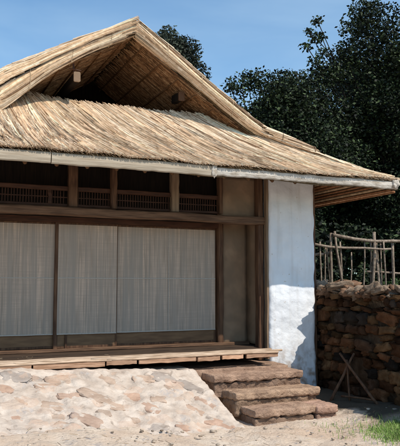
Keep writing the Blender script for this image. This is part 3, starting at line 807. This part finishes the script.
tree((6.3, 15.4, .1), (6.2, 15.4, 6.5), (.75, .6, 1.7), 60, 1200, .08, OLIVE, 'small grey green tree showing just above the gable roof', .14, None, (.3, .5),
     extra=[(5.85, 15.4, 7.7, .3), (5.7, 15.4, 7.3, .25), (6.1, 15.3, 7.6, .4), (6.05, 15.4, 8.15, .28), (6.35, 15.4, 7.9, .28), (6.6, 15.4, 7.4, .3)])
tree((16.5, 17.5, .1), (16.0, 17.5, 4.8), (3.6, 2.4, 3.6), 60, 520, .26, DARK, 'far dark tree seen through gaps behind the stick fence', .3, 'dark trees behind the house', (.9, 1.3))
tree((10.6, 16.8, .1), (10.4, 16.8, 3.6), (3.0, 1.6, 2.4), 55, 520, .24, DARK, 'low dark tree filling the gap behind the fence poles', .25, 'dark trees behind the house', (.8, 1.2))
def bush(x, y, r, h, pal, label, n=12, lv=420, sz=.10):
    t = empty('bush', (x, y, .1), label, 'bush', 'bushes behind the stick fence'); c = MB(); s = MB()
    for i in range(n):
        p = Vector((x + U(-1, 1) * r, y + U(-.7, .7) * r, .1 + h * U(.1, .85)))
        leafcloud(c, p, r * U(.35, .5), lv, sz, pal)
        s.tube([(x + U(-.1, .1), y, .0), Vector((x, y, 0)).lerp(p, .6), p], [.02, .014, .006], 5)
    s.build('stem', M['bark'], t); c.build('foliage', M['leaf'], t)
bush(7.1, 10.2, .75, 1.9, GREEN, 'bright green bush behind the leftmost fence poles', 11)
bush(8.6, 10.6, .8, 1.7, GREEN, 'green bush low behind the middle of the stick fence', 10)
bush(9.6, 10.4, .7, 2.0, GREEN, 'green bush behind the right end of the stick fence', 9)
bush(8.2, 12.0, 1.3, 3.0, DARK, 'tall dark bush behind the green bushes', 22, 620, .13)
bush(10.6, 12.2, 1.4, 2.9, DARK, 'wide dark bush at the foot of the tallest tree', 24, 620, .13)
bush(6.5, 12.2, 1.0, 2.6, DARK, 'dark bush close behind the corner of the house', 18, 520, .13)

# ------------------------------------------------------------------ grass
gs = MB()
for i in range(5200):
    x = rnd.gauss(4.58, .17); y = rnd.gauss(5.22, .15)
    if rnd.random() < .025: x = U(3.9, 5.1); y = U(5.3, 6.0)
    if x > 5.15: continue
    z = gz(x, y); h = U(.02, .065) * (1.2 if rnd.random() < .1 else 1); a = U(0, 6.28); dx = math.cos(a) * h * .5; dy = math.sin(a) * h * .5; w_ = U(.002, .004)
    t = U(.7, 1.3); c = rnd.choice([(.15, .27, .05), (.20, .32, .07), (.27, .33, .12), (.09, .17, .04)])
    gs.add([(x - w_, y, z - .01), (x + w_, y, z - .01), (x + dx * .5 + w_ * .7, y + dy * .5, z + h * .7), (x + dx * .5 - w_ * .7, y + dy * .5, z + h * .7), (x + dx, y + dy, z + h)], [(0, 1, 2, 3), (3, 2, 4)], tuple(v * t for v in c))
tag(gs.build('grass', M['grass'], None), 'patch of short green grass on the bare earth', 'grass', kind='stuff')
lt = MB()
for i in range(170):
    x = U(.6, 5.0); y = U(4.6, 6.2); a = U(0, 3.14); l = U(.02, .10); t = U(.5, 1.2)
    q0 = Vector((x, y, gz(x, y) + .022)); q1 = Vector((x + math.cos(a) * l, y + math.sin(a) * l, 0)); q1.z = gz(q1.x, q1.y) + .024
    lt.straw([q0, q1], U(.0015, .004), (0, 0, 1), rnd.choice([(.55 * t, .43 * t, .28 * t), (.2 * t, .13 * t, .08 * t), (.35 * t, .24 * t, .14 * t)]))
tag(lt.build('straw_litter', M['straw'], None), 'thin bits of straw and twig strewn over the earth', 'litter', kind='stuff')
pb = MB()
for i in range(200):
    x = U(.6, 5.1); y = U(4.5, 6.2) if rnd.random() < .8 else U(6.0, 7.4)
    if y > 6.1 and x < 4.55: continue
    s_ = U(.004, .014) * (2.0 if rnd.random() < .06 else 1); t = U(.6, 1.2)
    pb.lump((x, y, gz(x, y) + .012), (s_ * U(.8, 1.5), s_, s_ * .6), 2, .5, .3, (.50 * t, .42 * t, .34 * t))
tag(pb.build('gravel', M['stone'], None, True), 'small loose pebbles scattered over the earth', 'gravel', kind='stuff')

# ------------------------------------------------------------------ light
SD = Vector((.56, -1, 1.43)).normalized()
elev = math.asin(SD.z); az = math.atan2(SD.x, SD.y)
w = bpy.data.worlds.new('World'); scn.world = w; w.use_nodes = True
nt = w.node_tree; bg = nt.nodes['Background']; sky = nt.nodes.new('ShaderNodeTexSky')
sky.sky_type = 'NISHITA'; sky.sun_disc = False; sky.sun_elevation = elev; sky.sun_rotation = az
sky.air_density = 1.0; sky.dust_density = .6; sky.ozone_density = 3.0; sky.altitude = 0
wtc = nt.nodes.new('ShaderNodeTexCoord'); wmp = nt.nodes.new('ShaderNodeMapping'); wmp.inputs['Scale'].default_value = (1, 1, 4)
nt.links.new(wtc.outputs['Generated'], wmp.inputs['Vector'])
tint = nt.nodes.new('ShaderNodeMix'); tint.data_type = 'RGBA'; tint.blend_type = 'MULTIPLY'; tint.inputs[0].default_value = 1; tint.inputs[7].default_value = (.90, 1.17, 1.22, 1)
nt.links.new(sky.outputs[0], tint.inputs[6])
veil = mixc(nt, noisef(nt, wmp.outputs[0], 3.0, .25, 1.6, 6, .3), tint.outputs[2], (4.0, 5.4, 6.6))
nt.links.new(veil, bg.inputs[0]); bg.inputs[1].default_value = .15
sun = bpy.data.lights.new('sun', 'SUN'); sun.energy = 4.6; sun.angle = R(.5); sun.color = (1, .93, .82)
so = bpy.data.objects.new('sun', sun); col.objects.link(so); so.rotation_euler = (-SD).to_track_quat('-Z', 'Y').to_euler(); so.location = (2, -5, 12)

# ------------------------------------------------------------------ camera
cam = bpy.data.cameras.new('camera'); co = bpy.data.objects.new('camera', cam); col.objects.link(co)
co.location = (0, 0, 1.6); co.rotation_euler = (R(90 + 5.37), 0, R(-24.3))
cam.sensor_fit = 'VERTICAL'; cam.sensor_height = 24; cam.lens = 24 * 650 / 446; cam.clip_start = .05; cam.clip_end = 3000
scn.camera = co
scn.view_settings.view_transform = 'Standard'; scn.view_settings.look = 'None'; scn.view_settings.exposure = 0
